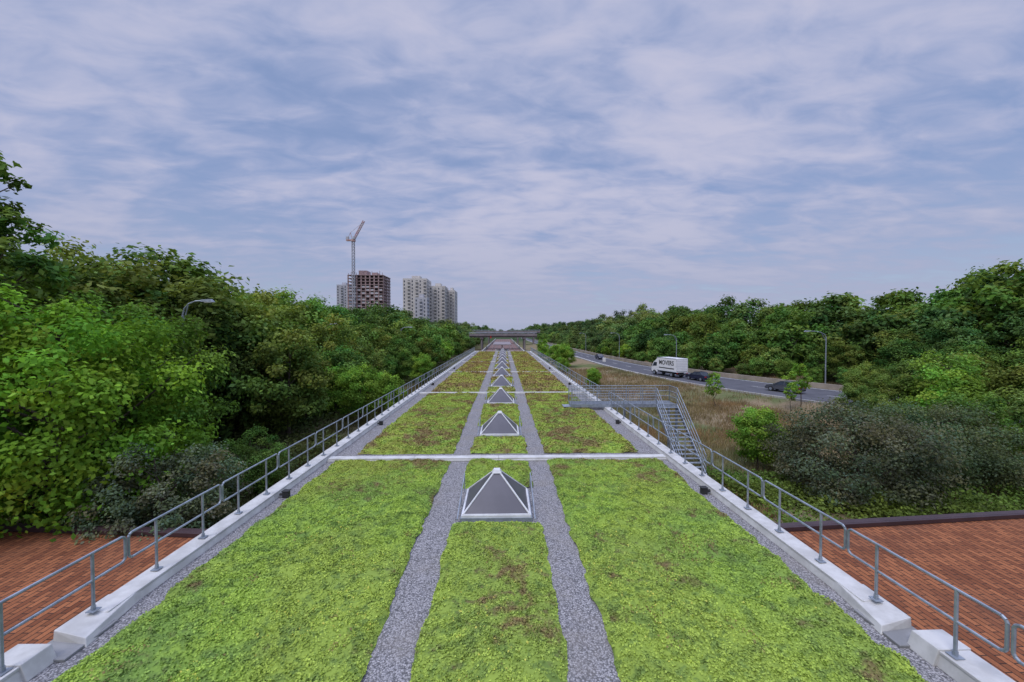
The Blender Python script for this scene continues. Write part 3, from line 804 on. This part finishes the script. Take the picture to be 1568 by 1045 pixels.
mb.box(cx-6.5, cx-1.8, cy-1.4, cy+1.4, 96, 97.2, 0); mb.box(cx-6.5, cx-4.2, cy-1.3, cy+1.3, 97.3, 100, 1)
mb.box(cx+0.6, cx+2.4, cy-2.9, cy-1.0, 97.6, 99.8, 1)
mb.tube((cx-1, cy, 97.5), (cx-2.5, cy, 104), 0.3, n=4); mb.tube((cx-5.5, cy, 98), (cx-2.5, cy, 104), 0.2, n=4)
mb.tube((cx-2.5, cy, 104), (cx+9.5, cy, 114), 0.14, n=4)
mb.obj('tower_crane', [M_CRANE, M_TOWERG])

# ------------------------------------------------------------------ trees
T_near = make_tree('near_broadleaf', 1, 9.5, 4.4, 0.8, 130, 42000, 0.18, 0.2, 26, (0.14, 0.25), 0.3)
T_mid = [make_tree('mid_broadleaf_%d' % i, 10+i, 13, 4.6, 0.8, 90, 12000, 0.36, 0.24, 18, (0.17, 0.31), 0.1, 0.12) for i in range(4)]
T_tall = make_tree('tall_tree', 30, 16, 3.4, 3.5, 75, 9500, 0.27, 0.25, 34, (0.11, 0.21), 0.0, 0.45)
T_far = [make_tree('far_broadleaf_%d' % i, 40+i, 13, 5.0, 0.8, 60, 4200, 0.66, 0.25, 6, (0.2, 0.36), 0.0, 0.1) for i in range(4)]
T_small = [make_tree('young_tree_%d' % i, 50+i, 6.5, 2.5, 0.3, 60, 10000, 0.20, 0.09, 14, (0.17, 0.32), 0.0, 0.25) for i in range(2)]
T_shrub = make_tree('shrub_dense', 60, 5.0, 4.4, -1.0, 190, 48000, 0.13, 0.12, 20, (0.10, 0.2), 0.1, 0.0, 0.7)
T_shrub2 = make_tree('shrub_light', 61, 4.2, 2.3, -0.4, 110, 24000, 0.10, 0.09, 20, (0.12, 0.24), 0.4)
T_sap = make_tree('sapling', 70, 4.3, 0.95, 1.4, 26, 1500, 0.17, 0.045, 16, (0.2, 0.42), 0.0, 0.3)

BR = (0.17, 0.315, 0.05); MD = (0.11, 0.205, 0.048); DK = (0.070, 0.135, 0.042); GY = (0.14, 0.175, 0.105); OL = (0.14, 0.21, 0.052)
def jit(c, a=0.2):
    k = random.uniform(1-a, 1+a); h = random.uniform(-0.1, 0.1)
    return (c[0]*k*(1+h), c[1]*k, c[2]*k*(1-h))
def pg(me, name, x, y, **k): return put(me, name, x, y, float(gz(x, y))-0.05, **k)

pg(T_near, 'maple_tree', -17.2, 15.7, s=1.08, sz=1.14, col=(0.165, 0.325, 0.04))
pg(T_near, 'maple_tree', -19.5, 21.0, s=1.05, sz=1.15, col=(0.125, 0.24, 0.042), rot=2)
pg(T_shrub2, 'willow_shrub', -12.5, 15.2, s=1.08, col=GY)
pg(T_shrub2, 'willow_shrub', -12.8, 20.5, s=0.85, col=MD)
pg(T_tall, 'poplar_tree', -23.6, 18.6, s=1.06, col=MD)
pg(T_tall, 'poplar_tree', -27.5, 21.0, s=1.0, col=DK)
pg(T_small[0], 'young_tree', -12.6, 36, s=0.85, col=BR)
pg(T_small[1], 'young_tree', -11.6, 41, s=0.75, col=BR)
pg(T_small[0], 'young_tree', -11.8, 60, s=0.8, col=BR)
pg(T_shrub, 'grey_willow_shrub', 19.2, 21.3, s=1.0, sz=1.02, col=(0.105, 0.13, 0.08), rot=0.5)
pg(T_shrub, 'grey_willow_shrub', 25.2, 22.6, s=0.9, sz=0.98, col=(0.10, 0.145, 0.075), rot=2.5)
pg(T_small[0], 'young_tree', 16.4, 25.2, s=0.66, col=BR, rot=1)
pg(T_small[1], 'young_tree', 18.4, 27.8, s=0.62, col=BR)
pg(T_small[1], 'young_tree', 33.0, 28.5, s=1.05, col=BR, rot=0.3)
pg(T_small[0], 'young_tree', 36.5, 32.5, s=1.15, col=(0.15, 0.275, 0.05))
pg(T_small[0], 'young_tree', 29.0, 24.0, s=0.8, col=MD)
for (x, y, s) in ((34.0, 38.0, 0.62), (36.5, 39.5, 0.75), (31.5, 33.5, 0.6), (39.5, 37.5, 0.95), (42, 35, 1.1), (35, 35, 0.8), (29.8, 30.0, 0.62), (44, 38, 1.1), (38.5, 42, 0.8), (38, 28, 1.1), (33, 24, 0.9)):
    pg(T_small[random.randint(0, 1)], 'young_tree', x, y, s=s, col=jit(OL))
pg(T_sap, 'sapling_tree', 23.6, 44, s=1.0, col=BR)
pg(T_sap, 'sapling_tree', 33.6, 44.5, s=1.2, col=BR)
pg(T_sap, 'sapling_tree', 31.8, 43.5, s=0.8, col=BR)
pg(T_small[0], 'young_tree', 13.6, 60, s=0.52, col=BR)
pg(T_small[1], 'young_tree', 14.6, 64, s=0.5, col=BR)
for (x, y, s) in ((13.2, 92, 0.95), (15.8, 98, 0.9), (13.5, 106, 0.95), (12.4, 82, 0.6), (17, 112, 0.9), (12.5, 125, 0.9), (14, 140, 1.0)):
    pg(T_small[random.randint(0, 1)], 'young_tree', x, y, s=s, col=BR)

def woods(name, pts, far_d=80):
    e = empty(name); k = 0
    for x, y, h, c in pts:
        d = math.hypot(x, y)
        me = random.choice(T_far) if d > far_d else random.choice(T_mid)
        s = h/13.0; k += 1
        cc = jit(c, 0.33)
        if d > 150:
            cc = tuple(a*0.75+b*0.25 for a, b in zip(cc, (0.13, 0.17, 0.12)))  # distance haze put into the leaf colour of far trees: paler, bluer
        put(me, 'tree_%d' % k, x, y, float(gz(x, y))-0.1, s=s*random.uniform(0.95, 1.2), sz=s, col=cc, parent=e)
pts = []
def row(f, y0, y1, step, h0, h1, cols, jx=1.5):
    y = y0
    while y < y1:
        pts.append((f(y)+random.uniform(-jx, jx), y+random.uniform(-1, 1), random.uniform(h0, h1), random.choice(cols)))
        y += step*(1+max(y-60, 0)/160)*random.uniform(0.8, 1.2)
row(lambda y: -16.5, 30, 300, 5.0, 5.0, 8.5, [MD, MD, BR, OL], 1.5)
row(lambda y: -21, 27, 380, 6, 9, 11.5, [MD, OL, DK, MD], 1.5)
row(lambda y: -27, 18, 400, 7, 11, 14.0, [MD, OL, DK], 2)
row(lambda y: -35, 14, 420, 8, 10.5, 14, [MD, DK, OL], 2.5)
row(lambda y: -47, 20, 420, 10, 10, 13, [MD, DK], 3)
for (x, y, h) in ((-23.5, 29.5, 14.2), (-26.5, 31.5, 14.8), (-20.8, 30.5, 12.8), (-31, 27, 13.5), (-19.5, 33, 12)): pts.append((x, y, h, OL))
woods('woodland', pts)
pts = []
row(lambda y: xr(y)+3.6, 34, 300, 3.8, 2.6, 4.6, [MD, OL, MD, BR], 0.8)
row(lambda y: xr(y)+6.8, 34, 420, 5.0, 5.5, 8.5, [MD, OL, MD, BR], 1.5)
row(lambda y: xr(y)+11.5, 34, 420, 6.0, 8.5, 11.0, [DK, MD, MD, OL], 2)
row(lambda y: xr(y)+19, 34, 440, 6.5, 10, 13, [DK, MD, OL], 2.5)
row(lambda y: xr(y)+28, 30, 460, 7.5, 11, 14, [DK, MD, OL], 3)
for (x, y, h) in ((66, 52, 13), (70, 56, 14), (74, 60, 13), (68, 60, 12), (61, 55, 12), (78, 56, 14), (64, 48, 11), (57, 60, 11.5)): pts.append((x, y, h, random.choice([DK, MD])))
woods('woodland', pts)
pts = []
for i in range(200):
    y = random.uniform(430, 1100); x = random.uniform(-0.75, 0.75)*y
    if abs(x) < 9: continue
    pts.append((x, y, random.uniform(12, 17), random.choice([MD, DK])))
for i in range(40):
    y = random.uniform(620, 900); x = random.uniform(-70, 70); pts.append((x, y, random.uniform(12, 16), MD))
woods('distant_tree_line', pts)

def scatter(name, regions, col, seed, grass=False):
    rng = np.random.default_rng(seed); PP = []; SS = []
    for (x0, x1, y0, y1, n, size, hgt) in regions:
        x = rng.uniform(x0, x1, n); y = rng.uniform(y0, y1, n)
        k = (fbm(x*0.5, y*0.5, seed) > rng.uniform(0.2, 0.6, n))
        k &= y > 13.5+0.085*(np.abs(x)-7.3)
        if grass: k &= (x < smooth_interp(y, XL)-0.8) | (x > smooth_interp(y, XR)+2)
        x = x[k]; y = y[k]
        z = gz(x, y)+rng.uniform(0, 1, len(x))*hgt*(0.4+fbm(x*0.7, y*0.7, 5))
        PP.append(np.stack([x, y, z], 1)); SS.append(np.full(len(x), size))
    P = np.concatenate(PP); n = len(P); Ls = np.concatenate(SS)*rng.uniform(0.6, 1.4, n)
    if grass:
        Nn = unit(rng.normal(size=(n, 3))*np.array([1, 1, 0.25]))
        a = unit(rng.normal(size=(n, 3))*0.3+np.array([0, 0, 1])); b = unit(np.cross(Nn, a)); l = Ls[:, None]
        V = np.stack([P-b*l*0.05, P+b*l*0.05, P+a*l+b*l*0.02, P+a*l-b*l*0.02], 1).reshape(-1, 3)
    else:
        Nn = unit(rng.normal(size=(n, 3))*0.5+np.array([0, 0, 0.8])); V = leaf_quads(P, Nn, Ls, rng)
    v = rng.uniform(0.6, 1.3, n)*(0.6+0.8*fbm(P[:, 0]*0.6, P[:, 1]*0.6, 3))
    h = fbm(P[:, 0]*0.15, P[:, 1]*0.15, 13)
    T = np.stack([v*(0.7+h*0.8), v, v*rng.uniform(0.8, 1.2, n)], 1)
    me = np_mesh(name, V, np.arange(n*4).reshape(-1, 4), np.zeros(n), np.repeat(T, 4, axis=0), [M_LEAF])
    o = bpy.data.objects.new(name, me); S.collection.objects.link(o); o.color = (*col, 1)
scatter('ground_cover_ivy', [(12, 32, 13.4, 21, 65000, 0.16, 0.9), (12, 17, 19, 24, 9000, 0.16, 0.6)], (0.13, 0.22, 0.05), 3)
scatter('undergrowth', [(-26, -11.5, 13.5, 30, 30000, 0.2, 0.9), (-24, -14, 30, 90, 20000, 0.3, 1.0)], (0.085, 0.125, 0.045), 4)
scatter('meadow_grass', [(8, 13, 18, 45, 16000, 0.35, 0.0), (12, 30, 20, 48, 50000, 0.35, 0.0), (10, 27, 48, 90, 30000, 0.45, 0.0), (26, 52, 35, 70, 20000, 0.4, 0.0)], (0.25, 0.21, 0.12), 5, True)
scatter('verge_grass', [(-14.5, -7.6, 13.5, 45, 45000, 0.4, 0.0), (-13, -7.6, 45, 90, 20000, 0.5, 0.0)], (0.13, 0.135, 0.06), 6, True)

# ------------------------------------------------------------------ world
SUN_EL, SUN_ROT = 52, 215
w = bpy.data.worlds.new('World'); S.world = w; w.use_nodes = True
nt = w.node_tree; nt.nodes.clear()
out = nt.nodes.new('ShaderNodeOutputWorld')
sky = nt.nodes.new('ShaderNodeTexSky'); sky.sky_type = 'NISHITA'; sky.sun_disc = False
sky.sun_elevation = RAD(SUN_EL); sky.sun_rotation = RAD(SUN_ROT); sky.dust_density = 1.0; sky.ozone_density = 2.5
bg = nt.nodes.new('ShaderNodeBackground'); bg.inputs[1].default_value = 0.12
L(nt, sky.outputs[0], bg.inputs[0])
tc = nt.nodes.new('ShaderNodeTexCoord').outputs['Generated']
sp = nt.nodes.new('ShaderNodeSeparateXYZ'); L(nt, tc, sp.inputs[0])
zz = math_(nt, 'ADD', math_(nt, 'MAXIMUM', sp.outputs[2], 0.0), 0.16)
cb = nt.nodes.new('ShaderNodeCombineXYZ')
L(nt, math_(nt, 'DIVIDE', sp.outputs[0], zz), cb.inputs[0]); L(nt, math_(nt, 'DIVIDE', sp.outputs[1], zz), cb.inputs[1])
mp = nt.nodes.new('ShaderNodeMapping'); mp.inputs['Rotation'].default_value = (0, 0, RAD(26)); mp.inputs['Scale'].default_value = (0.7, 1.3, 1)
L(nt, cb.outputs[0], mp.inputs[0])
big = noise(nt, mp.outputs[0], 1.0, 4, 0.52, 0.6)
mp2 = nt.nodes.new('ShaderNodeMapping'); mp2.inputs['Rotation'].default_value = (0, 0, RAD(-35)); mp2.inputs['Scale'].default_value = (1.0, 1.8, 1)
L(nt, cb.outputs[0], mp2.inputs[0])
rip = noise(nt, mp2.outputs[0], 4.5, 4, 0.55, 0.4)
k = math_(nt, 'ADD', math_(nt, 'MULTIPLY', big, 0.66), math_(nt, 'MULTIPLY', rip, 0.34))
ax = math_(nt, 'ABSOLUTE', math_(nt, 'SUBTRACT', sp.outputs[0], 0.08))
k = math_(nt, 'SUBTRACT', k, math_(nt, 'MULTIPLY', ramp(nt, ax, 0.25, 0.8), 0.08))
cov = ramp(nt, k, 0.28, 0.52, 0.7, 1.0)
hor = ramp(nt, sp.outputs[2], 0.0, 0.25, 1.0, 0.0)
cov = math_(nt, 'MAXIMUM', cov, math_(nt, 'MULTIPLY', hor, 0.96))
ccol = mixc(nt, ramp(nt, k, 0.34, 0.62), (0.27, 0.355, 0.60), (0.53, 0.54, 0.70))
ccol = mixc(nt, ramp(nt, sp.outputs[2], 0.0, 0.34, 0.85, 0.0), ccol, (0.39, 0.425, 0.58))
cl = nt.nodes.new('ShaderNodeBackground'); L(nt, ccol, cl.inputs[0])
L(nt, ramp(nt, sp.outputs[2], 0.66, 0.92, 1.0, 4.2), cl.inputs[1])  # overhead clouds, unseen above the view, brightened to add light to the scene
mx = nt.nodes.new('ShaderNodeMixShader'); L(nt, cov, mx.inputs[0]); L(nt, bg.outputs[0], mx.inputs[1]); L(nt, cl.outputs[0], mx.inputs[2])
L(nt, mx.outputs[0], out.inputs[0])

sl = bpy.data.lights.new('sun', 'SUN'); sl.energy = 1.35; sl.angle = RAD(22); sl.color = (1.0, 0.95, 0.88)
so = bpy.data.objects.new('sun', sl); S.collection.objects.link(so)
az = RAD(SUN_ROT); el = RAD(SUN_EL)
dirv = Vector((math.sin(az)*math.cos(el), math.cos(az)*math.cos(el), math.sin(el)))
so.rotation_euler = dirv.to_track_quat('Z', 'Y').to_euler()

# ------------------------------------------------------------------ camera
cam = bpy.data.cameras.new('camera'); cam.sensor_width = 36; cam.lens = 14.17
cam.clip_start = 0.1; cam.clip_end = 12000
co = bpy.data.objects.new('camera', cam); S.collection.objects.link(co)
co.location = (0.2, 0, 8.2); co.rotation_euler = (RAD(90-1.34), 0, RAD(-1.2))
S.camera = co
S.view_settings.view_transform = 'Standard'; S.view_settings.look = 'None'; S.view_settings.exposure = 0
